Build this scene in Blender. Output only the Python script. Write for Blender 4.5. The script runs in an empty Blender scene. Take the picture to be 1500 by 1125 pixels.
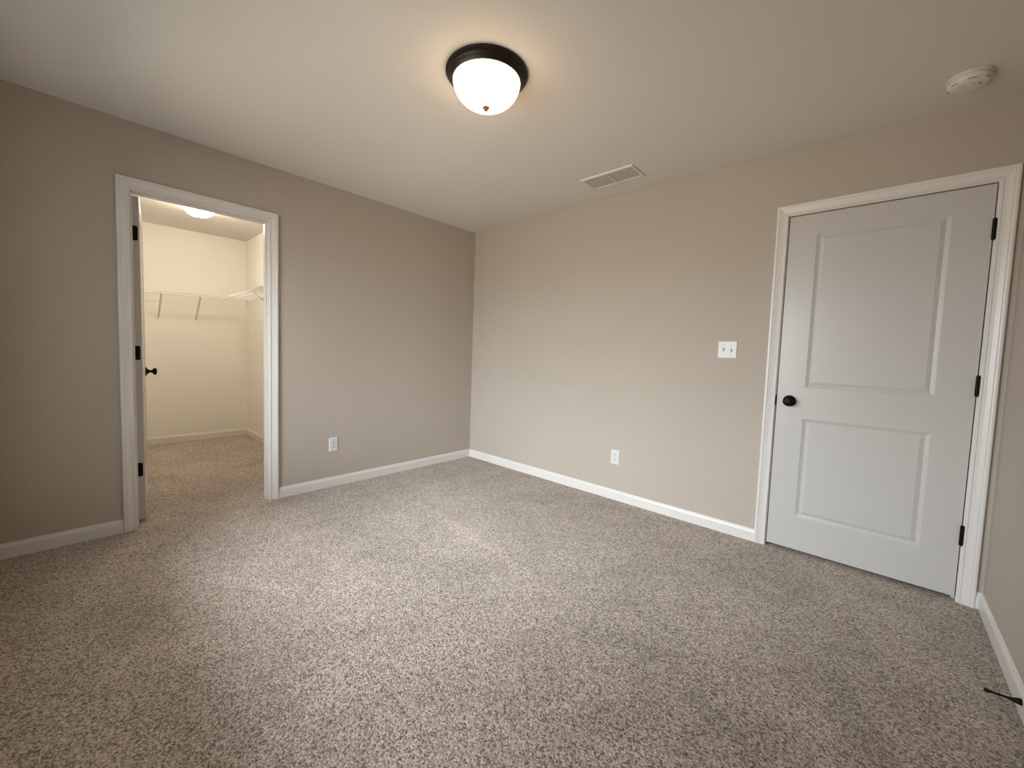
import bpy, bmesh, math, random
from mathutils import Vector, Matrix

random.seed(7)
PI = math.pi
scene = bpy.context.scene
col = scene.collection

# ------------------------------------------------------------------ camera
cam_d = bpy.data.cameras.new('camera')
cam = bpy.data.objects.new('camera', cam_d)
col.objects.link(cam)
cam_d.sensor_fit = 'HORIZONTAL'
cam_d.sensor_width = 36.0
cam_d.lens = 36.0 * 589.264 / 1500.0
cam_d.shift_x = 0.0
cam_d.shift_y = -10.2 / 1500.0
cam_d.clip_start = 0.02
_r = Vector((0.7356033, 0.6765350, 0.0344700))
_u = Vector((-0.0671058, 0.0221414, 0.9975002))
_f = Vector((-0.6740805, 0.7360776, -0.0616867))
M = Matrix((
    (_r.x, _u.x, -_f.x, 3.3195),
    (_r.y, _u.y, -_f.y, -2.9647),
    (_r.z, _u.z, -_f.z, 1.1716),
    (0, 0, 0, 1)))
cam.matrix_world = M
scene.camera = cam

# ------------------------------------------------------------------ world: overcast sky over a dull ground
SKY = 35.0
world = bpy.data.worlds.new('overcast_sky')
scene.world = world
world.use_nodes = True
wn = world.node_tree
wn.nodes.clear()
w_out = wn.nodes.new('ShaderNodeOutputWorld')
w_bg = wn.nodes.new('ShaderNodeBackground')
w_tc = wn.nodes.new('ShaderNodeTexCoord')
w_sep = wn.nodes.new('ShaderNodeSeparateXYZ')
w_ramp = wn.nodes.new('ShaderNodeValToRGB')
w_map = wn.nodes.new('ShaderNodeMapRange')
w_map.inputs['From Min'].default_value = -1
w_map.inputs['From Max'].default_value = 1
wn.links.new(w_tc.outputs['Generated'], w_sep.inputs[0])
wn.links.new(w_sep.outputs['Z'], w_map.inputs['Value'])
wn.links.new(w_map.outputs[0], w_ramp.inputs[0])
wn.links.new(w_ramp.outputs[0], w_bg.inputs[0])
wn.links.new(w_bg.outputs[0], w_out.inputs[0])
w_ramp.color_ramp.elements[0].position = 0.47
w_ramp.color_ramp.elements[0].color = (0.20, 0.185, 0.16, 1)
w_ramp.color_ramp.elements[1].position = 0.53
w_ramp.color_ramp.elements[1].color = (0.35, 0.38, 0.40, 1)
w_top = w_ramp.color_ramp.elements.new(0.95)        # overcast: the zenith is brighter than the horizon
w_top.color = (0.90, 0.96, 1.0, 1)
w_bg.inputs['Strength'].default_value = SKY

# ------------------------------------------------------------------ colour management
vs = scene.view_settings
vs.view_transform = 'Standard'
vs.look = 'None'
vs.exposure = 0.0
vs.gamma = 1.0
vs.use_curve_mapping = False
scene.cycles.use_denoising = True
scene.cycles.max_bounces = 14
scene.cycles.diffuse_bounces = 10
scene.cycles.sample_clamp_indirect = 8.0

LAMP = 10.0          # radiance of the lit glass bowls
CLOSET_LAMP = 82.0
LAMP_COL = (1.0, 0.71, 0.41)

# ------------------------------------------------------------------ measures of the room (metres)
H = 2.4384
XW = 3.757           # right wall
YB = -3.31           # rear wall, with the window, behind the camera
WT = 0.115           # wall thickness
CX, CR, CL = -2.643, -1.472, -2.85    # closet: back wall x, right wall y, left wall y
DO = (-2.720, -1.995, 2.051)          # closet opening: jamb faces y0, y1, head z
BO = (2.8475, 3.6695, 2.0515)            # bedroom door opening: jamb faces x0, x1, head z
JT = 0.018                            # jamb board thickness
WIN = (0.46, 2.54, 0.50, 2.06)        # window opening in the rear wall: x0, x1, z0, z1


# ------------------------------------------------------------------ materials
def new_mat(name):
    m = bpy.data.materials.new(name)
    m.use_nodes = True
    nt = m.node_tree
    b = nt.nodes['Principled BSDF']
    return m, nt, b


def noise(nt, scale, detail=2.0, rough=0.5, vec=None, dist=0.0):
    n = nt.nodes.new('ShaderNodeTexNoise')
    n.inputs['Scale'].default_value = scale
    n.inputs['Detail'].default_value = detail
    n.inputs['Roughness'].default_value = rough
    n.inputs['Distortion'].default_value = dist
    if vec is not None:
        nt.links.new(vec, n.inputs['Vector'])
    return n


def bump(nt, height, strength, distance):
    b = nt.nodes.new('ShaderNodeBump')
    b.inputs['Strength'].default_value = strength
    b.inputs['Distance'].default_value = distance
    nt.links.new(height, b.inputs['Height'])
    return b


def ramp(nt, fac, stops):
    r = nt.nodes.new('ShaderNodeValToRGB')
    e = r.color_ramp.elements
    while len(e) < len(stops):
        e.new(0.5)
    for i, (p, c) in enumerate(stops):
        e[i].position = p
        e[i].color = (c[0], c[1], c[2], 1)
    nt.links.new(fac, r.inputs[0])
    return r


def paint(name, colr, rough, tex=350.0, bstr=0.06, spec=0.3):
    m, nt, b = new_mat(name)
    tc = nt.nodes.new('ShaderNodeTexCoord')
    v = tc.outputs['Object']
    n2 = noise(nt, 1.7, 3, 0.5, v)
    lo = tuple(c * 0.985 for c in colr)
    hi = tuple(min(1, c * 1.015) for c in colr)
    r = ramp(nt, n2.outputs['Fac'], [(0.3, lo), (0.7, hi)])
    nt.links.new(r.outputs[0], b.inputs['Base Color'])
    b.inputs['Roughness'].default_value = rough
    b.inputs['Specular IOR Level'].default_value = spec
    if bstr:
        n = noise(nt, tex, 2, 0.5, v)
        bp = bump(nt, n.outputs['Fac'], bstr, 0.001)
        nt.links.new(bp.outputs[0], b.inputs['Normal'])
    return m


M_WALL = paint('greige_wall_paint', (0.47, 0.418, 0.362), 0.75, 330, 0.10, 0.25)
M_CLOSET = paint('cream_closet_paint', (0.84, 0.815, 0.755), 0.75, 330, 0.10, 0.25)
M_CEIL = paint('flat_ceiling_paint', (0.70, 0.67, 0.625), 0.95, 240, 0.25, 0.1)
M_TRIM = paint('white_semigloss_trim', (0.72, 0.70, 0.675), 0.32, 60, 0.02, 0.5)
M_DOOR = paint('white_door_paint', (0.55, 0.535, 0.515), 0.30, 420, 0.12, 0.5)
M_PLATE = paint('white_plastic', (0.68, 0.68, 0.69), 0.35, 80, 0.0, 0.5)
M_VENT = paint('white_enamel_vent', (0.70, 0.67, 0.625), 0.5, 80, 0.0, 0.3)
M_SMOKE = paint('off_white_plastic', (0.70, 0.665, 0.61), 0.45, 80, 0.0, 0.4)
M_WIRE = paint('white_vinyl_wire', (0.82, 0.80, 0.77), 0.4, 80, 0.0, 0.5)
M_BLACK = paint('black_metal', (0.004, 0.0035, 0.0035), 0.5, 200, 0.02, 0.18)
M_BRONZE = paint('oil_rubbed_bronze', (0.014, 0.008, 0.0045), 0.45, 120, 0.03, 0.3)
M_SLOT = paint('dark_slot', (0.02, 0.02, 0.02), 0.8, 80, 0.0, 0.1)
M_SDSLOT = paint('taupe_plastic_slot', (0.16, 0.14, 0.12), 0.8, 80, 0.0, 0.1)
M_SCREW = paint('screw_metal', (0.45, 0.45, 0.45), 0.35, 80, 0.0, 0.5)
M_RUBBER = paint('black_rubber', (0.012, 0.012, 0.012), 0.8, 80, 0.0, 0.2)
M_FINIAL = paint('bronze_finial', (0.22, 0.09, 0.03), 0.45, 80, 0.0, 0.4)


def lit_glass(name, power, c):
    m, nt, b = new_mat(name)
    b.inputs['Base Color'].default_value = (0.9, 0.85, 0.75, 1)
    b.inputs['Roughness'].default_value = 0.4
    tc = nt.nodes.new('ShaderNodeTexCoord')
    n = noise(nt, 9, 2, 0.5, tc.outputs['Object'])
    r = ramp(nt, n.outputs['Fac'], [(0.3, (c[0], c[1] * 0.98, c[2] * 0.95)),
                                    (0.7, c)])
    nt.links.new(r.outputs[0], b.inputs['Emission Color'])
    b.inputs['Emission Strength'].default_value = power
    return m


M_GLASS_LIT = lit_glass('lit_frosted_glass', LAMP, LAMP_COL)
M_GLASS_CLOSET = lit_glass('lit_frosted_glass_closet', CLOSET_LAMP, (1.0, 0.90, 0.75))


def clear_glass():
    m, nt, b = new_mat('window_glass')
    out = nt.nodes['Material Output']
    tr = nt.nodes.new('ShaderNodeBsdfTransparent')
    gl = nt.nodes.new('ShaderNodeBsdfGlossy')
    gl.inputs['Roughness'].default_value = 0.02
    fr = nt.nodes.new('ShaderNodeFresnel')
    fr.inputs['IOR'].default_value = 1.45
    mx = nt.nodes.new('ShaderNodeMixShader')
    nt.links.new(fr.outputs[0], mx.inputs[0])
    nt.links.new(tr.outputs[0], mx.inputs[1])
    nt.links.new(gl.outputs[0], mx.inputs[2])
    nt.links.new(mx.outputs[0], out.inputs['Surface'])
    return m


M_PANE = clear_glass()


def carpet():
    m, nt, b = new_mat('cut_pile_carpet')
    L = nt.links.new
    tc = nt.nodes.new('ShaderNodeTexCoord')
    v = tc.outputs['Object']
    # slightly warped coordinates so tufts curl
    wnz = noise(nt, 60, 2, 0.6, v)
    vm = nt.nodes.new('ShaderNodeVectorMath'); vm.operation = 'MULTIPLY_ADD'
    L(wnz.outputs['Color'], vm.inputs[0])
    vm.inputs[1].default_value = (0.004, 0.004, 0.0)
    L(v, vm.inputs[2])
    vor = nt.nodes.new('ShaderNodeTexVoronoi')
    vor.feature = 'F1'
    vor.inputs['Scale'].default_value = 190
    vor.inputs['Randomness'].default_value = 1.0
    L(vm.outputs[0], vor.inputs['Vector'])
    fib = noise(nt, 520, 3, 0.6, vm.outputs[0])
    # yarn flecks: each tuft its own shade of taupe, a few dark ones
    sep = nt.nodes.new('ShaderNodeSeparateColor')
    L(vor.outputs['Color'], sep.inputs[0])
    fleck = ramp(nt, sep.outputs[0], [(0.0, (0.15, 0.113, 0.085)), (0.18, (0.29, 0.234, 0.19)),
                                      (0.40, (0.42, 0.357, 0.302)), (0.70, (0.55, 0.482, 0.422)),
                                      (1.0, (0.75, 0.68, 0.612))])
    # brushed pile: broad lighter and darker patches
    big = noise(nt, 2.6, 5, 0.62, v, 0.6)
    bigr = ramp(nt, big.outputs['Fac'], [(0.34, (0.87, 0.86, 0.85)), (0.5, (0.99, 0.99, 0.99)), (0.66, (1.10, 1.10, 1.105))])
    # footprints and vacuum strokes where the pile lies the other way: (x, y, half length, half width, turn, strength)
    wob = noise(nt, 9, 3, 0.6, v)
    wv = nt.nodes.new('ShaderNodeVectorMath'); wv.operation = 'MULTIPLY_ADD'
    L(wob.outputs['Color'], wv.inputs[0]); wv.inputs[1].default_value = (0.16, 0.16, 0.0); L(v, wv.inputs[2])
    total = None
    for (mx, my, ma, mb, mr, ms) in (
            (1.33, -1.27, 0.78, 0.045, -0.12, 0.13), (1.12, -2.40, 0.17, 0.05, 0.5, 0.13), (1.46, -2.66, 0.20, 0.06, 0.8, 0.12),
            (1.84, -2.48, 0.15, 0.045, 0.3, 0.11), (0.95, -2.72, 0.20, 0.05, 0.2, 0.10), (1.35, -2.02, 0.20, 0.05, 0.1, 0.08),
            (3.33, -1.24, 0.22, 0.06, -1.2, -0.16), (2.99, -1.56, 0.14, 0.05, -0.6, -0.17), (2.62, -1.45, 0.20, 0.05, 0.4, -0.10),
            (3.28, -0.86, 0.12, 0.04, 0.7, -0.12), (3.08, -0.52, 0.22, 0.05, 1.2, -0.09), (2.75, -1.80, 0.16, 0.05, 0.9, -0.09),
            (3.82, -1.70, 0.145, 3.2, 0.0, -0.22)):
        mp = nt.nodes.new('ShaderNodeMapping'); mp.vector_type = 'TEXTURE'
        mp.inputs['Location'].default_value = (mx + 0.08, my + 0.08, 0)
        mp.inputs['Rotation'].default_value = (0, 0, mr)
        mp.inputs['Scale'].default_value = (ma, mb, 1)
        L(wv.outputs[0], mp.inputs['Vector'])
        ln = nt.nodes.new('ShaderNodeVectorMath'); ln.operation = 'LENGTH'
        L(mp.outputs[0], ln.inputs[0])
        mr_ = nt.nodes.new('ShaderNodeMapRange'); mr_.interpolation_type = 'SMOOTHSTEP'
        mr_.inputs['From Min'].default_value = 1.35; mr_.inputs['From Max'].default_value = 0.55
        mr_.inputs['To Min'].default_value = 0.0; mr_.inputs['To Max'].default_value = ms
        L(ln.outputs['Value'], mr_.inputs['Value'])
        ad = nt.nodes.new('ShaderNodeMath'); ad.operation = 'ADD'
        L(mr_.outputs[0], ad.inputs[0])
        if total is None:
            ad.inputs[1].default_value = 1.0
        else:
            L(total, ad.inputs[1])
        total = ad.outputs[0]
    lay = nt.nodes.new('ShaderNodeVectorMath'); lay.operation = 'SCALE'
    L(bigr.outputs[0], lay.inputs[0]); L(total, lay.inputs['Scale'])
    mul = nt.nodes.new('ShaderNodeMix'); mul.data_type = 'RGBA'; mul.blend_type = 'MULTIPLY'
    mul.inputs['Factor'].default_value = 1.0
    L(fleck.outputs[0], mul.inputs['A']); L(lay.outputs[0], mul.inputs['B'])
    fr = ramp(nt, fib.outputs['Fac'], [(0.3, (0.74, 0.72, 0.70)), (0.7, (1.12, 1.12, 1.12))])
    mul2 = nt.nodes.new('ShaderNodeMix'); mul2.data_type = 'RGBA'; mul2.blend_type = 'MULTIPLY'
    mul2.inputs['Factor'].default_value = 1.0
    L(mul.outputs['Result'], mul2.inputs['A']); L(fr.outputs[0], mul2.inputs['B'])
    L(mul2.outputs['Result'], b.inputs['Base Color'])
    b.inputs['Roughness'].default_value = 1.0
    b.inputs['Specular IOR Level'].default_value = 0.05
    b.inputs['Sheen Weight'].default_value = 0.15
    b.inputs['Sheen Roughness'].default_value = 0.6
    # tuft relief
    inv = nt.nodes.new('ShaderNodeMath'); inv.operation = 'MULTIPLY_ADD'
    L(vor.outputs['Distance'], inv.inputs[0]); inv.inputs[1].default_value = -1.0; inv.inputs[2].default_value = 1.0
    add = nt.nodes.new('ShaderNodeMath'); add.operation = 'MULTIPLY_ADD'
    L(fib.outputs['Fac'], add.inputs[0]); add.inputs[1].default_value = 0.5; L(inv.outputs[0], add.inputs[2])
    bp = bump(nt, add.outputs[0], 0.62, 0.006)
    L(bp.outputs[0], b.inputs['Normal'])
    return m


M_CARPET = carpet()


# ------------------------------------------------------------------ mesh helpers
def box(bm, x0, x1, y0, y1, z0, z1, bev=0.0, seg=2):
    vs_ = [bm.verts.new((x, y, z)) for x in (x0, x1) for y in (y0, y1) for z in (z0, z1)]
    q = [(0, 1, 3, 2), (4, 6, 7, 5), (0, 4, 5, 1), (2, 3, 7, 6), (0, 2, 6, 4), (1, 5, 7, 3)]
    fs = [bm.faces.new([vs_[i] for i in f]) for f in q]
    if bev > 0:
        es = list({e for f in fs for e in f.edges})
        bmesh.ops.bevel(bm, geom=es, offset=bev, segments=seg, affect='EDGES', profile=0.5)


def lathe(bm, prof, mat=None, seg=48):
    """prof: list of (radius, z) from one end to the other; mat places it."""
    rings = []
    for r, z in prof:
        if r < 1e-6:
            p = Vector((0, 0, z))
            rings.append([bm.verts.new(mat @ p if mat else p)])
        else:
            ring = []
            for k in range(seg):
                a = 2 * PI * k / seg
                p = Vector((r * math.cos(a), r * math.sin(a), z))
                ring.append(bm.verts.new(mat @ p if mat else p))
            rings.append(ring)
    for A, B in zip(rings, rings[1:]):
        for k in range(seg):
            k2 = (k + 1) % seg
            if len(A) == 1 and len(B) == 1:
                continue
            if len(A) == 1:
                bm.faces.new((A[0], B[k], B[k2]))
            elif len(B) == 1:
                bm.faces.new((A[k2], A[k], B[0]))
            else:
                bm.faces.new((A[k2], A[k], B[k], B[k2]))
    for ring, flip in ((rings[0], False), (rings[-1], True)):
        if len(ring) > 1:
            bm.faces.new(ring if not flip else ring[::-1])


def tube(bm, pts, r, seg=8):
    pts = [Vector(p) for p in pts]
    rings = []
    n = len(pts)
    for i, p in enumerate(pts):
        if i == 0:
            d = pts[1] - p
        elif i == n - 1:
            d = p - pts[i - 1]
        else:
            d = (pts[i + 1] - p).normalized() + (p - pts[i - 1]).normalized()
        d.normalize()
        ref = Vector((0, 0, 1)) if abs(d.z) < 0.9 else Vector((1, 0, 0))
        a = d.cross(ref).normalized()
        b = d.cross(a)
        rings.append([bm.verts.new(p + r * (math.cos(2 * PI * k / seg) * a + math.sin(2 * PI * k / seg) * b)) for k in range(seg)])
    for A, B in zip(rings, rings[1:]):
        for k in range(seg):
            bm.faces.new((A[k], A[(k + 1) % seg], B[(k + 1) % seg], B[k]))
    bm.faces.new(rings[0][::-1])
    bm.faces.new(rings[-1])


def prism(bm, outline, mapf, d0, d1):
    """outline: list of (a, b); mapf(a, b, d) -> point; extruded from d0 to d1."""
    A = [bm.verts.new(mapf(a, b, d0)) for a, b in outline]
    B = [bm.verts.new(mapf(a, b, d1)) for a, b in outline]
    n = len(outline)
    for i in range(n):
        bm.faces.new((A[i], A[(i + 1) % n], B[(i + 1) % n], B[i]))
    bm.faces.new(A[::-1])
    bm.faces.new(B)


def rrect(a0, a1, b0, b1, rad, corners=(1, 1, 1, 1), n=6):
    """rounded rectangle outline, corners in order (a1,b0) (a1,b1) (a0,b1) (a0,b0)."""
    out = []
    spec = [((a1, b0), -PI / 2, (-1, 1)), ((a1, b1), 0, (-1, -1)), ((a0, b1), PI / 2, (1, -1)), ((a0, b0), PI, (1, 1))]
    for (c, st, sg), on in zip(spec, corners):
        if not on:
            out.append(c)
            continue
        cx_, cy_ = c[0] + sg[0] * rad, c[1] + sg[1] * rad
        for k in range(n + 1):
            t = st + (PI / 2) * k / n
            out.append((cx_ + rad * math.cos(t), cy_ + rad * math.sin(t)))
    return out


def obj(name, bm, mat, parent=None, loc=(0, 0, 0), rotz=0.0, smooth=0.0):
    """links bm as ONE mesh object; top-level meshes are given in their own local frame."""
    bmesh.ops.recalc_face_normals(bm, faces=bm.faces[:])
    me = bpy.data.meshes.new(name)
    bm.to_mesh(me)
    bm.free()
    me.materials.append(mat)
    if smooth:
        me.shade_smooth()
        me.set_sharp_from_angle(angle=smooth)
    o = bpy.data.objects.new(name, me)
    col.objects.link(o)
    o.location = loc
    o.rotation_euler = (0, 0, rotz)
    if parent:
        o.parent = parent
    return o


def tag(o, label, cat, group=None, kind=None):
    o['label'] = label
    o['category'] = cat
    if group:
        o['group'] = group
    if kind:
        o['kind'] = kind
    return o


def struct(name, bm, mat, label, cat, **k):
    return tag(obj(name, bm, mat, **k), label, cat, kind='structure')


def thing(name, label, cat, loc, rotz=0.0, group=None):
    o = bpy.data.objects.new(name, None)
    col.objects.link(o)
    o.empty_display_size = 0.05
    o.location = loc
    o.rotation_euler = (0, 0, rotz)
    return tag(o, label, cat, group)


def copy_tree(o, parent=None):
    c = o.copy()
    col.objects.link(c)
    if parent:
        c.parent = parent
    for ch in [q for q in bpy.data.objects if q.parent == o]:
        copy_tree(ch, c)
    return c


SM = math.radians(35)

# ================================================================== ROOM SHELL
# floor: one carpet through bedroom, closet and the passage behind the bedroom door
bm = bmesh.new()
box(bm, CX - WT, XW + WT, YB - WT, 1.3, -0.03, 0.0)
struct('floor', bm, M_CARPET, 'taupe flecked cut-pile carpet over the whole bedroom and closet floor', 'carpet')

bm = bmesh.new()
box(bm, CX - WT, XW + WT, YB - WT, 1.3, H, H + 0.1)
struct('ceiling', bm, M_CEIL, 'flat off-white ceiling over the bedroom and closet', 'ceiling')

# left wall with the closet opening
bm = bmesh.new()
box(bm, -WT, 0, YB, DO[0] - JT, 0, H)
box(bm, -WT, 0, DO[1] + JT, 0, 0, H)
box(bm, -WT, 0, DO[0] - JT, DO[1] + JT, DO[2] + JT, H)
struct('wall_left', bm, M_WALL, 'greige left wall with the closet doorway in it', 'wall')

# far wall with the bedroom door opening
bm = bmesh.new()
box(bm, -WT, BO[0] - JT, 0, WT, 0, H)
box(bm, BO[1] + JT, XW, 0, WT, 0, H)
box(bm, BO[0] - JT, BO[1] + JT, 0, WT, BO[2] + JT, H)
struct('wall_far', bm, M_WALL, 'greige far wall with the closed white bedroom door in it', 'wall')

bm = bmesh.new()
box(bm, XW, XW + WT, YB, 1.3, 0, H)
struct('wall_right', bm, M_WALL, 'greige right wall, a strip beside the bedroom door', 'wall')

# rear wall, behind the camera, with the window
bm = bmesh.new()
box(bm, -WT, WIN[0], YB - WT, YB, 0, H)
box(bm, WIN[1], XW + WT, YB - WT, YB, 0, H)
box(bm, WIN[0], WIN[1], YB - WT, YB, 0, WIN[2])
box(bm, WIN[0], WIN[1], YB - WT, YB, WIN[3], H)
struct('wall_rear', bm, M_WALL, 'greige wall with the window, behind the camera', 'wall')

# closet walls
bm = bmesh.new()
box(bm, CX - WT, CX, CL - WT, CR + WT, 0, H)
struct('wall_closet_back', bm, M_CLOSET, 'cream-lit back wall of the closet, facing its doorway', 'wall')
bm = bmesh.new()
box(bm, CX, -WT, CR, CR + WT, 0, H)
struct('wall_closet_right', bm, M_CLOSET, 'cream-lit right wall of the closet', 'wall')
bm = bmesh.new()
box(bm, CX, -WT, CL - WT, CL, 0, H)
struct('wall_closet_left', bm, M_CLOSET, 'left wall of the closet, behind its open door', 'wall')

# passage behind the bedroom door (keeps the door's gaps dark)
bm = bmesh.new()
box(bm, 2.3, XW, 1.2, 1.3, 0, H)
box(bm, 2.3, 2.4, WT, 1.2, 0, H)
struct('wall_hall', bm, M_WALL, 'wall of the passage behind the bedroom door', 'wall')

# ------------------------------------------------------------------ window in the rear wall
x0, x1, z0, z1 = WIN
xm = (x0 + x1) / 2
yo = YB - WT + 0.02
bm = bmesh.new()
for a, b_, c, d in ((x0, x0 + 0.05, z0, z1), (x1 - 0.05, x1, z0, z1), (x0 + 0.05, x1 - 0.05, z0, z0 + 0.05),
                    (x0 + 0.05, x1 - 0.05, z1 - 0.05, z1), (xm - 0.04, xm + 0.04, z0 + 0.05, z1 - 0.05)):
    box(bm, a, b_, yo - 0.015, yo + 0.05, c, d, 0.003)
win = struct('window_1', bm, M_TRIM, 'white framed twin window in the rear wall', 'window')
zm = (z0 + z1) / 2
for a, b_ in ((x0 + 0.05, xm - 0.04), (xm + 0.04, x1 - 0.05)):
    bm = bmesh.new()
    box(bm, a, b_, yo, yo + 0.035, zm - 0.02, zm + 0.02, 0.003)
    obj('meeting_rail', bm, M_TRIM, win)
    bm = bmesh.new()
    box(bm, a, b_, yo + 0.012, yo + 0.016, z0 + 0.05, z1 - 0.05)
    obj('pane', bm, M_PANE, win)
bm = bmesh.new()
box(bm, x0 - 0.05, x1 + 0.05, YB - 0.035, YB + 0.03, z0 - 0.02, z0 - 0.0005, 0.003)
obj('window_sill', bm, M_TRIM, win)
# sky portal: lets the daylight through the window be sampled well
pl = bpy.data.lights.new('window_daylight_portal', 'AREA')
pl.shape = 'RECTANGLE'
pl.size = x1 - x0
pl.size_y = z1 - z0
pl.cycles.is_portal = True
po = bpy.data.objects.new('window_daylight_portal', pl)
col.objects.link(po)
po.location = (xm, YB - WT - 0.02, zm)
po.rotation_euler = (PI / 2, 0, 0)     # faces +y, into the room

# ------------------------------------------------------------------ baseboards
BB = [(0, 0.0), (0.0125, 0.0), (0.0125, 0.060), (0.0105, 0.066), (0.0065, 0.0735), (0.0055, 0.079), (0.003, 0.081), (0, 0.081)]


def baseboard(name, label, mapf, d0, d1):
    bm = bmesh.new()
    prism(bm, BB, mapf, d0, d1)
    return struct(name, bm, M_TRIM, label, 'baseboard')


CO = (-2.7827, -1.9325, 2.116)     # closet casing outer: y0, y1, top
DC = (2.7855, 3.7339, 2.116)       # bedroom door casing outer: x0, x1, top
mL = lambda t, z, d: (t, d, z)
mF = lambda t, z, d: (d, -t, z)
mR = lambda t, z, d: (XW - t, d, z)
baseboard('baseboard_left', 'white baseboard on the left wall between closet doorway and room corner', mL, CO[1], -0.0)
baseboard('baseboard_left', 'white baseboard on the left wall, left of the closet doorway', mL, YB, CO[0])
baseboard('baseboard_far', 'white baseboard along the far wall up to the bedroom door', mF, 0.0126, DC[0])
baseboard('baseboard_far', 'short white baseboard piece right of the bedroom door', mF, DC[1], XW)
baseboard('baseboard_right', 'white baseboard along the right wall, carrying the black door stop', mR, YB, -0.0126)
baseboard('baseboard_rear', 'white baseboard under the window', lambda t, z, d: (d, YB + t, z), 0.0126, XW - 0.0126)
baseboard('baseboard_closet_back', 'white baseboard at the closet back wall', lambda t, z, d: (CX + t, d, z), CL + 0.0126, CR)
baseboard('baseboard_closet_right', 'white baseboard at the closet right wall', lambda t, z, d: (d, CR - t, z), CX + 0.0126, -WT)
baseboard('baseboard_closet_left', 'white baseboard at the closet left wall', lambda t, z, d: (d, CL + t, z), CX, -WT)

# ------------------------------------------------------------------ door casings and jambs
CW = 0.058
CAS = [(0.0, 0.0), (0.0, 0.0085), (0.002, 0.0100), (0.0075, 0.0105), (0.0100, 0.0080), (0.013, 0.0085), (0.0225, 0.0100),
       (0.031, 0.0125), (0.0385, 0.0150), (0.0405, 0.0135), (0.043, 0.0165), (0.047, 0.0180), (0.054, 0.0175),
       (0.0575, 0.0145), (CW, 0.0)]


def casing_bm(bm, a0, a1, zt, mapf):
    """mitred casing round an opening; a0, a1, zt = OUTER edges; mapf(a, z, t)."""
    rows = []
    for u, t in CAS:
        o = CW - u
        rows.append([bm.verts.new(mapf(a, z, t)) for a, z in
                     ((a0 + o, 0.0), (a0 + o, zt - o), (a1 - o, zt - o), (a1 - o, 0.0))])
    for A, B in zip(rows, rows[1:]):
        for k in range(3):
            bm.faces.new((A[k], A[k + 1], B[k + 1], B[k]))
    for k in (0, 3):
        bm.faces.new([r[k] for r in rows])
    A, B = rows[0], rows[-1]
    for k in range(3):
        bm.faces.new((A[k], A[k + 1], B[k + 1], B[k]))


# closet doorway
bm = bmesh.new()
casing_bm(bm, CO[0], CO[1], CO[2], lambda a, z, t: (t, a, z))
tr1 = struct('trim_1', bm, M_TRIM, 'white moulded casing around the open closet doorway', 'door casing')
bm = bmesh.new()
box(bm, -WT, 0, DO[0] - JT, DO[0], 0, DO[2])
box(bm, -WT, 0, DO[1], DO[1] + JT, 0, DO[2])
box(bm, -WT, 0, DO[0] - JT, DO[1] + JT, DO[2], DO[2] + JT)
obj('jamb', bm, M_TRIM, tr1)
bm = bmesh.new()
box(bm, -0.072, -0.036, DO[0], DO[0] + 0.010, 0, DO[2], 0.002)
box(bm, -0.072, -0.036, DO[1] - 0.010, DO[1], 0, DO[2], 0.002)
box(bm, -0.072, -0.036, DO[0] + 0.010, DO[1] - 0.010, DO[2] - 0.010, DO[2], 0.002)
obj('jamb_stop', bm, M_TRIM, tr1)

# bedroom doorway
bm = bmesh.new()
casing_bm(bm, DC[0], DC[1], DC[2], lambda a, z, t: (a, -t, z))
tr2 = struct('trim_2', bm, M_TRIM, 'white moulded casing around the closed bedroom door', 'door casing')
bm = bmesh.new()
box(bm, BO[0] - JT, BO[0], 0, WT, 0, BO[2])
box(bm, BO[1], BO[1] + JT, 0, WT, 0, BO[2])
box(bm, BO[0] - JT, BO[1] + JT, 0, WT, BO[2], BO[2] + JT)
obj('jamb', bm, M_TRIM, tr2)
bm = bmesh.new()
box(bm, BO[0], BO[0] + 0.012, 0.0405, 0.075, 0, BO[2], 0.002)
box(bm, BO[1] - 0.012, BO[1], 0.0405, 0.075, 0, BO[2], 0.002)
box(bm, BO[0] + 0.012, BO[1] - 0.012, 0.0405, 0.075, BO[2] - 0.012, BO[2], 0.002)
obj('jamb_stop', bm, M_TRIM, tr2)
# strike plate with its curved lip wrapping the jamb edge
bm = bmesh.new()
prism(bm, [(0.930 + 0.032 * math.cos(t), 0.0075 * abs(math.sin(t)) ** 0.8) for t in [PI * k / 12 for k in range(13)]],
      lambda a, b_, d: (BO[0] + 0.0015 - b_, d, a), -0.004, 0.001)
sp = obj('strike_plate', bm, M_BLACK, tr2)
sp['label'] = 'black strike plate lip at the latch edge'


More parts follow.
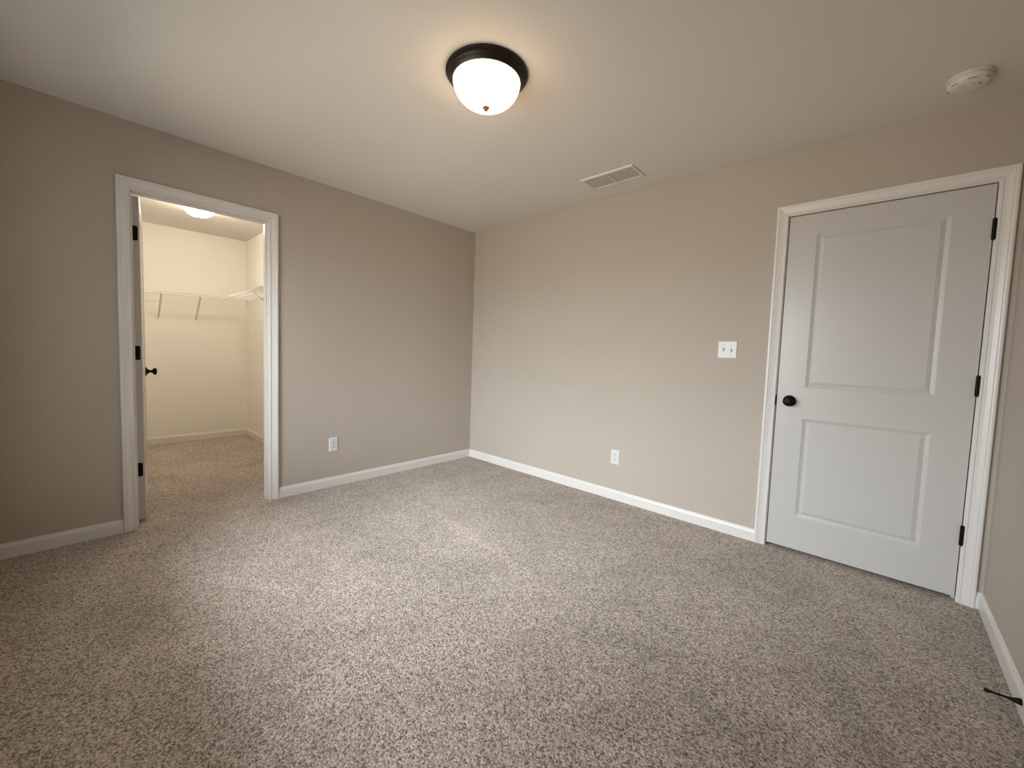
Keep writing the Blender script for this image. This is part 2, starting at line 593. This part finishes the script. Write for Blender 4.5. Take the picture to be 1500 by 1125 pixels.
# ------------------------------------------------------------------ panel doors
def door_slab(bm, w, h, panels, thick, z0=0.0):
    """two-panel moulded door. local x 0..w, front face at y=0 (faces -y), back at y=thick."""
    xs = sorted({0, w} | {v for p in panels for v in p[:2]})
    zs = sorted({z0, z0 + h} | {v for p in panels for v in p[2:]})
    steps = [(0.0, 0.0), (0.004, 0.0022), (0.016, 0.0075), (0.0185, 0.0080), (0.035, 0.0022), (0.0375, 0.0015)]
    for side in (0, 1):
        def P(x, z, d):
            return (x, d if side == 0 else thick - d, z)
        for i in range(len(xs) - 1):
            for j in range(len(zs) - 1):
                a0, a1, b0, b1 = xs[i], xs[i + 1], zs[j], zs[j + 1]
                hit = [p for p in panels if abs(p[0] - a0) < 1e-6 and abs(p[1] - a1) < 1e-6 and abs(p[2] - b0) < 1e-6 and abs(p[3] - b1) < 1e-6]
                if not hit:
                    bm.faces.new([bm.verts.new(P(*q, 0)) for q in ((a0, b0), (a1, b0), (a1, b1), (a0, b1))])
                    continue
                prev = None
                for off, dep in steps:
                    ring = [bm.verts.new(P(x, z, dep)) for x, z in ((a0 + off, b0 + off), (a1 - off, b0 + off), (a1 - off, b1 - off), (a0 + off, b1 - off))]
                    if prev:
                        for k in range(4):
                            bm.faces.new((prev[k], prev[(k + 1) % 4], ring[(k + 1) % 4], ring[k]))
                    prev = ring
                bm.faces.new(prev)
    # edges
    for q in (((0, 0), (0, 1)), ((1, 0), (1, 1))):
        x = 0 if q[0][0] == 0 else w
        bm.faces.new([bm.verts.new(c) for c in ((x, 0, z0), (x, thick, z0), (x, thick, z0 + h), (x, 0, z0 + h))])
    for z in (z0, z0 + h):
        bm.faces.new([bm.verts.new(c) for c in ((0, 0, z), (w, 0, z), (w, thick, z), (0, thick, z))])
    bmesh.ops.remove_doubles(bm, verts=bm.verts[:], dist=1e-5)


def face_mat(p, direction):
    """lathe axis z -> direction, at p"""
    q = Vector((0, 0, 1)).rotation_difference(Vector(direction))
    return Matrix.Translation(Vector(p)) @ q.to_matrix().to_4x4()


ROSE = [(0.0, 0.0), (0.0335, 0.0), (0.0345, 0.0015), (0.034, 0.004), (0.029, 0.0065), (0.022, 0.010), (0.0165, 0.0155), (0.013, 0.020)]
KNOB = [(0.0, 0.0125), (0.0115, 0.013), (0.0098, 0.022), (0.0095, 0.030), (0.011, 0.036), (0.016, 0.0405), (0.022, 0.0445), (0.0265, 0.0495),
        (0.0275, 0.054), (0.0262, 0.0585), (0.022, 0.0625), (0.014, 0.0652), (0.006, 0.0662), (0.0, 0.0664)]


def door_knob(parent, p, direction):
    mt = face_mat(p, direction)
    bm = bmesh.new()
    lathe(bm, ROSE, mt, 40)
    rose = obj('rosette', bm, M_BLACK, parent, smooth=SM)
    bm = bmesh.new()
    lathe(bm, KNOB, mt, 40)
    k = obj('door_knob', bm, M_BLACK, parent, smooth=SM)
    k['label'] = 'black round door knob'
    rose['label'] = 'black knob rosette'
    return k


# bedroom door, closed; local frame: origin at latch-side bottom front corner
DX0, DX1, DZ0 = 2.8520, 3.6655, 0.023
w, h = DX1 - DX0, 2.045 - DZ0
bm = bmesh.new()
door_slab(bm, w, h, [(0.137, w - 0.137, 0.228 - DZ0, 0.831 - DZ0), (0.137, w - 0.137, 1.018 - DZ0, 1.931 - DZ0)], 0.035)
d1 = struct('door_1', bm, M_DOOR, 'closed white two-panel bedroom door with black knob on its left', 'door', loc=(DX0, 0.0045, DZ0))
door_knob(d1, (2.917 - DX0, 0, 0.932 - DZ0), (0, -1, 0))


def butt_hinge(parent, x, z, y=-0.0095):
    bm = bmesh.new()
    hh = 0.049
    prof = [(0.0, -hh - 0.003), (0.003, -hh - 0.003), (0.0052, -hh), (0.0072, -hh + 0.001), (0.0072, -0.0165), (0.0066, -0.016), (0.0072, -0.0155),
            (0.0072, 0.0155), (0.0066, 0.016), (0.0072, 0.0165), (0.0072, hh - 0.001), (0.0052, hh), (0.003, hh + 0.003), (0.0, hh + 0.003)]
    lathe(bm, prof, Matrix.Translation((x, y, z)), 20)
    box(bm, x - 0.0012, x + 0.0012, y + 0.003, 0.010, z - 0.0485, z + 0.0485)
    o = obj('hinge', bm, M_BLACK, parent, smooth=SM)
    o['label'] = 'black hinge knuckle'
    return o


for z in (1.832, 1.085, 0.340):
    butt_hinge(d1, w + 0.0018, z - DZ0)

# closet door, swung into the closet; local frame as if closed: hinge pin at origin,
# slab along +y from the pin, room-side face at +x
PIV = (-0.1215, -2.7135, 0.018)
cw_, ch_ = 0.7120, 2.028
slab = bmesh.new()
door_slab(slab, cw_, ch_, [(0.118, cw_ - 0.118, 0.210, 0.813), (0.118, cw_ - 0.118, 1.000, 1.913)], 0.035)
# (x, y, z) of the slab -> (0.042 - y, x - 0.002, z): front face looks to +x
for v_ in slab.verts:
    x_, y_, z_ = v_.co
    v_.co = (0.042 - y_, x_ - 0.002, z_)
d2 = struct('door_2', slab, M_DOOR, 'white closet door standing open into the closet, seen edge-on', 'door', loc=PIV, rotz=math.radians(83.7))
door_knob(d2, (0.042, cw_ - 0.062, 0.932 - PIV[2]), (1, 0, 0))
door_knob(d2, (0.007, cw_ - 0.062, 0.932 - PIV[2]), (-1, 0, 0))
for zc in (1.823, 1.086, 0.342):
    bm = bmesh.new()
    zz = zc - PIV[2]
    # leaf let into the hinge edge (which faces -y here), rounded at the room side
    prism(bm, rrect(0.003, 0.034, zz - 0.0445, zz + 0.0445, 0.010, (1, 1, 0, 0)), lambda a, b_, d: (a, d, b_), -0.0032, -0.0015)
    lathe(bm, [(0, zz - 0.046), (0.0055, zz - 0.0445), (0.0055, zz + 0.0445), (0, zz + 0.046)], None, 16)
    o = obj('hinge', bm, M_BLACK, d2, smooth=SM)
    o['label'] = 'black round-cornered hinge leaf'
    for sx, sz in ((0.024, -0.03), (0.014, 0.0), (0.024, 0.03)):
        bm = bmesh.new()
        lathe(bm, [(0.0, 0.0), (0.0036, 0.0), (0.0032, 0.0006), (0.0, 0.0009)], face_mat((sx, -0.0032, zz + sz), (0, -1, 0)), 14)
        obj('screw', bm, M_BLACK, o, smooth=SM)


# ================================================================== THINGS
# ------------------------------------------------------------------ flush ceiling lights
def make_light():
    t = thing('ceiling_light', 'lit bowl light with dark bronze rim on the bedroom ceiling', 'ceiling light', (1.901, -1.656, H))
    bm = bmesh.new()
    lathe(bm, [(0.0, 0.0), (0.1835, 0.0), (0.1865, -0.003), (0.1865, -0.0085), (0.1825, -0.012), (0.1765, -0.014), (0.1755, -0.018),
               (0.1765, -0.022), (0.1735, -0.027), (0.166, -0.0315), (0.1635, -0.036), (0.160, -0.0415), (0.1555, -0.0425),
               (0.1545, -0.039), (0.150, -0.030), (0.0, -0.030)], None, 96)
    rim = obj('rim', bm, M_BRONZE, t, smooth=SM)
    rim['label'] = 'stepped dark bronze rim'
    bm = bmesh.new()
    prof = []
    R0, dep, zt = 0.1530, 0.108, -0.040
    for k in range(25):
        a = (PI / 2) * k / 24
        prof.append((R0 * math.cos(a) ** 0.86 if k < 24 else 0.0, zt - dep * math.sin(a) ** 1.08))
    lathe(bm, prof, None, 96)
    g = obj('glass_bowl', bm, M_GLASS_LIT, t, smooth=SM)
    g['label'] = 'glowing frosted glass bowl'
    bm = bmesh.new()
    zb = zt - dep
    lathe(bm, [(0.0, zb + 0.004), (0.0140, zb + 0.003), (0.0160, zb - 0.001), (0.0150, zb - 0.005), (0.0100, zb - 0.008), (0.0085, zb - 0.010),
               (0.0090, zb - 0.013), (0.006, zb - 0.016), (0.0, zb - 0.017)], None, 28)
    f = obj('finial', bm, M_FINIAL, t, smooth=SM)
    f['label'] = 'small bronze finial'
    return t


light = make_light()
l2 = copy_tree(light)
l2.location = (-1.43, -2.15, H)
l2.scale = (0.78, 0.78, 0.78)
for ch in l2.children:          # the closet lamp has stronger bulbs
    if ch.name.startswith('glass_bowl'):
        ch.data = ch.data.copy()
        ch.data.materials[0] = M_GLASS_CLOSET
tag(l2, 'lit bowl light inside the closet, half hidden by the door head', 'ceiling light')
for o_ in (light, l2):
    o_['group'] = 'flush ceiling lights'

# ------------------------------------------------------------------ ceiling vent
vx0, vx1, vy0, vy1 = 1.612, 2.020, -0.443, -0.236
vent = thing('ceiling_vent', 'white rectangular louvred vent grille in the ceiling near the far wall', 'vent', ((vx0 + vx1) / 2, (vy0 + vy1) / 2, H))
hx, hy = (vx1 - vx0) / 2, (vy1 - vy0) / 2
bm = bmesh.new()
rings = []
for off, dz in ((0.0, 0.0), (0.0, -0.003), (0.005, -0.0095), (0.0175, -0.0115), (0.020, -0.010), (0.020, 0.0)):
    rings.append([bm.verts.new((sx * (hx - off), sy * (hy - off), dz)) for sx, sy in ((-1, -1), (1, -1), (1, 1), (-1, 1))])
for A, B in zip(rings, rings[1:]):
    for k in range(4):
        bm.faces.new((A[k], A[(k + 1) % 4], B[(k + 1) % 4], B[k]))
obj('frame', bm, M_VENT, vent)
bm = bmesh.new()
box(bm, -0.006, 0.006, -hy + 0.02, hy - 0.02, -0.0105, -0.001, 0.001)
obj('divider', bm, M_VENT, vent)
for s in (-1, 1):
    bm = bmesh.new()
    a0, a1 = (0.006, hx - 0.020) if s > 0 else (-hx + 0.020, -0.006)
    n = 22
    for k in range(n):
        yc = -hy + 0.022 + (2 * hy - 0.044) * (k + 0.5) / n
        prism(bm, [(yc - 0.0046, -0.0084), (yc - 0.0042, -0.0092), (yc + 0.0050, -0.0056), (yc + 0.0046, -0.0048)],
              lambda a, b_, d: (d, a, b_), a0, a1)
    box(bm, a0, a1, -hy + 0.02, hy - 0.02, -0.0008, -0.0002)
    obj('louvre_panel', bm, M_VENT, vent)
for s in (-1, 1):
    bm = bmesh.new()
    lathe(bm, [(0, -0.0145), (0.0025, -0.014), (0.0036, -0.0125), (0.0036, -0.009), (0, -0.009)], Matrix.Translation((s * (hx - 0.012), 0, 0)), 14)
    obj('screw', bm, M_VENT, vent, smooth=SM)

# ------------------------------------------------------------------ smoke detector
sd = thing('smoke_detector', 'round off-white smoke detector on the ceiling above the bedroom door', 'smoke detector', (3.518, -0.292, H))
bm = bmesh.new()
lathe(bm, [(0, 0), (0.070, 0), (0.0715, -0.002), (0.0715, -0.0095), (0.069, -0.0115), (0, -0.0115)], None, 64)
obj('base_ring', bm, M_SMOKE, sd, smooth=SM)
bm = bmesh.new()
lathe(bm, [(0, -0.0115), (0.0655, -0.0115), (0.0655, -0.0150), (0.069, -0.0165), (0.0695, -0.022), (0.0665, -0.032), (0.060, -0.039), (0.050, -0.0425),
           (0.030, -0.0445), (0, -0.045)], None, 64)
cov = obj('cover', bm, M_SMOKE, sd, smooth=SM)
for k in range(7):         # smoke slots round the shoulder
    a = 2 * PI * (k + 0.3) / 7
    bm = bmesh.new()
    tube(bm, [(math.cos(a + t) * 0.0635, math.sin(a + t) * 0.0635, -0.0357) for t in (-0.2, -0.1, 0, 0.1, 0.2)], 0.0013, 6)
    obj('smoke_slot', bm, M_SDSLOT, cov)
bm = bmesh.new()
mt = Matrix.Translation((-0.004, -0.022, -0.0432)) @ Matrix.Rotation(0.5, 4, 'Z') @ Matrix.Diagonal((1.5, 0.8, 1, 1))
lathe(bm, [(0, 0.002), (0.0155, 0.002), (0.0155, -0.0015), (0.0135, -0.0035), (0.0115, -0.0025), (0.010, -0.0010), (0, -0.0018)], mt, 40)
obj('test_button', bm, M_SMOKE, cov, smooth=SM)
bm = bmesh.new()
tube(bm, [(0.026, -0.018, -0.0446), (0.036, -0.012, -0.0440)], 0.0020, 8)
obj('sounder_slot', bm, M_SDSLOT, cov)
bm = bmesh.new()
lathe(bm, [(0, 0.001), (0.0022, 0.001), (0.0020, -0.0008), (0, -0.0012)], Matrix.Translation((0.012, -0.030, -0.0444)), 12)
obj('indicator_lamp', bm, M_SLOT, cov, smooth=SM)

# ------------------------------------------------------------------ double light switch (far wall). local: x along wall, -y out, z up
sw = thing('light_switch', 'white double toggle light switch plate on far wall beside the door', 'light switch', (2.5525, 0, 1.2375))


def plate_bm(bm, w_, h_, t=0.0055):
    prism(bm, rrect(-w_ / 2, w_ / 2, -h_ / 2, h_ / 2, 0.004), lambda a, b_, d: (a, -d, b_), 0.0, t * 0.55)
    A = rrect(-w_ / 2, w_ / 2, -h_ / 2, h_ / 2, 0.004)
    B = rrect(-w_ / 2 + 0.006, w_ / 2 - 0.006, -h_ / 2 + 0.006, h_ / 2 - 0.006, 0.002)
    va = [bm.verts.new((a, -t * 0.55, b_)) for a, b_ in A]
    vb = [bm.verts.new((a, -t, b_)) for a, b_ in B]
    n = len(va)
    for k in range(n):
        bm.faces.new((va[k], va[(k + 1) % n], vb[(k + 1) % n], vb[k]))
    bm.faces.new(vb)


def screw_bm(bm, x, z, y):
    lathe(bm, [(0, 0.0), (0.0034, 0.0), (0.0030, 0.0008), (0, 0.0012)], face_mat((x, y, z), (0, -1, 0)), 14)


bm = bmesh.new()
plate_bm(bm, 0.1165, 0.1145)
obj('plate', bm, M_PLATE, sw)
for sx, up in ((-0.023, 1), (0.023, -1)):
    bm = bmesh.new()
    box(bm, sx - 0.0056, sx + 0.0056, -0.0060, -0.0050, -0.0125, 0.0125)
    slot = obj('toggle_slot', bm, M_SCREW, sw)
    bm = bmesh.new()
    prism(bm, [(-0.0085 * up, -0.005), (0.0065 * up, -0.005), (0.0125 * up, -0.0175), (0.0060 * up, -0.0190)],
          lambda a, b_, d: (sx + d, b_, a), -0.0042, 0.0042)
    obj('toggle', bm, M_PLATE, sw)
    for sz in (-0.030, 0.030):
        bm = bmesh.new()
        screw_bm(bm, sx, sz, -0.0055)
        obj('screw', bm, M_SCREW, sw, smooth=SM)


# ------------------------------------------------------------------ wall outlets
def make_outlet():
    t = thing('wall_outlet', 'white double socket outlet low on the far wall', 'outlet', (1.7735, 0, 0.349), group='wall outlets')
    bm = bmesh.new()
    plate_bm(bm, 0.073, 0.117)
    obj('plate', bm, M_PLATE, t)
    for sz in (0.0200, -0.0200):
        bm = bmesh.new()
        pts = []
        for k in range(32):
            a = 2 * PI * k / 32
            pts.append((0.0172 * math.cos(a), max(-0.0125, min(0.0125, 0.0172 * math.sin(a)))))
        clean = []
        for p in pts:
            if not clean or (abs(p[0] - clean[-1][0]) + abs(p[1] - clean[-1][1])) > 1e-6:
                clean.append(p)
        prism(bm, clean, lambda a, b_, d: (a, -d, sz + b_), 0.005, 0.0072)
        r_ = obj('receptacle', bm, M_PLATE, t)
        bm = bmesh.new()
        box(bm, -0.0078, -0.0050, -0.0076, -0.0070, sz + 0.0000, sz + 0.0090)
        box(bm, 0.0050, 0.0078, -0.0076, -0.0070, sz + 0.0008, sz + 0.0082)
        lathe(bm, [(0, 0), (0.0034, 0), (0.0034, 0.0005), (0, 0.0005)], face_mat((0, -0.0071, sz - 0.0066), (0, -1, 0)), 14)
        s_ = obj('slots', bm, M_SLOT, r_)
        s_['label'] = 'dark plug slots'
    bm = bmesh.new()
    screw_bm(bm, 0, 0, -0.0055)
    obj('screw', bm, M_SCREW, t, smooth=SM)
    return t


ou = make_outlet()
o2 = copy_tree(ou)
o2.location = (0, -1.516, 0.354)
o2.rotation_euler = (0, 0, PI / 2)
tag(o2, 'white double socket outlet low on the left wall beside the closet doorway', 'outlet', 'wall outlets')

# ------------------------------------------------------------------ door stop on the right baseboard. local: +z -> -x
ds = thing('door_stop', 'black rod door stop on the right wall baseboard', 'door stop', (XW - 0.0125, -0.822, 0.050))
mt = face_mat((0, 0, 0), (-1, 0, -0.06))
bm = bmesh.new()
lathe(bm, [(0, 0), (0.0105, 0), (0.0110, 0.002), (0.0100, 0.008), (0.0080, 0.014), (0.006, 0.020), (0.0045, 0.028), (0, 0.028)], mt, 28)
obj('base', bm, M_BLACK, ds, smooth=SM)
bm = bmesh.new()
lathe(bm, [(0, 0.024), (0.0044, 0.024), (0.0036, 0.034), (0.0036, 0.068), (0.0046, 0.072), (0, 0.072)], mt, 24)
obj('rod', bm, M_BLACK, ds, smooth=SM)
bm = bmesh.new()
lathe(bm, [(0, 0.071), (0.0058, 0.071), (0.0066, 0.0735), (0.0064, 0.080), (0.005, 0.0835), (0, 0.0845)], mt, 24)
tip = obj('rubber_tip', bm, M_RUBBER, ds, smooth=SM)


# ------------------------------------------------------------------ wire closet shelves. local: x along wall, y 0 at wall .. depth, z 0 at the deck
def wire_shelf(name, label, length, depth, brackets, loc, rotz, clip_gap=0.30):
    t = thing(name, label, 'wire shelf', loc, rotz, 'wire shelves in the closet')
    bm = bmesh.new()
    n = int(length / 0.0254)
    for k in range(n + 1):
        x = 0.006 + (length - 0.012) * k / n
        tube(bm, [(x, 0.006, 0.002), (x, depth - 0.003, 0.002), (x, depth, -0.002), (x, depth, -0.030)], 0.0014, 5)
    wires = obj('cross_wires', bm, M_WIRE, t)
    for nm, y, z, r in (('back_rod', 0.010, -0.001, 0.0028), ('middle_rod', depth * 0.5, -0.0015, 0.0028),
                        ('front_rod', depth - 0.006, -0.0015, 0.0030), ('lip_rod', depth - 0.001, -0.030, 0.0032)):
        bm = bmesh.new()
        tube(bm, [(0.0, y, z), (length, y, z)], r, 8)
        obj(nm, bm, M_WIRE, t, smooth=SM)
    for x in brackets:
        bm = bmesh.new()
        # channel-section brace from the lip down to the wall
        top, foot = Vector((x, depth + 0.002, -0.012)), Vector((x, 0.006, -0.275))
        d = (foot - top).normalized()
        nrm = Vector((0, -d.z, d.y))
        A, B = [], []
        for sx, sn in ((-0.0095, -0.003), (0.0095, -0.003), (0.0095, 0.003), (-0.0095, 0.003)):
            A.append(bm.verts.new(top + Vector((sx, 0, 0)) + nrm * sn))
            B.append(bm.verts.new(foot + Vector((sx, 0, 0)) + nrm * sn))
        for k in range(4):
            bm.faces.new((A[k], A[(k + 1) % 4], B[(k + 1) % 4], B[k]))
        bm.faces.new(A[::-1])
        bm.faces.new(B)
        # hook over the front rod
        box(bm, x - 0.006, x + 0.006, depth - 0.012, depth + 0.006, -0.034, -0.0055, 0.001)
        br = obj('brace', bm, M_WIRE, t)
        bm = bmesh.new()
        box(bm, x - 0.011, x + 0.011, 0.0, 0.004, -0.312, -0.262, 0.0012)
        obj('foot_plate', bm, M_WIRE, br)
        bm = bmesh.new()
        lathe(bm, [(0, 0), (0.0045, 0), (0.004, 0.002), (0, 0.0026)], face_mat((x, 0.004, -0.300), (0, 1, 0)), 12)
        obj('screw', bm, M_WIRE, br, smooth=SM)
    k = 0
    x = 0.10
    while x < length - 0.02:
        bm = bmesh.new()
        box(bm, x - 0.006, x + 0.006, 0.0, 0.016, -0.008, 0.010, 0.002)
        obj('wall_clip', bm, M_WIRE, t)
        x += clip_gap
    return t


SZ = 1.700
# back shelf: x along +y direction reversed: rotate -90 deg so local y -> +x, local x -> -y
wire_shelf('wire_shelf', 'white wire shelf along the closet back wall on slanted braces', CR - CL - 0.004, 0.300,
           [CR - 0.002 - y for y in (-1.985, -2.318, -2.70)], (CX, CR - 0.002, SZ), -PI / 2)
# right shelf: local y -> -y, local x -> -x  (rotate 180)
LR = -WT - (CX + 0.312)
wire_shelf('wire_shelf', 'white wire shelf along the closet right wall, meeting the back shelf', LR - 0.004, 0.306,
           [-WT - 0.002 - x for x in (-0.55, -1.25, -2.09)], (-WT - 0.002, CR, SZ), PI)
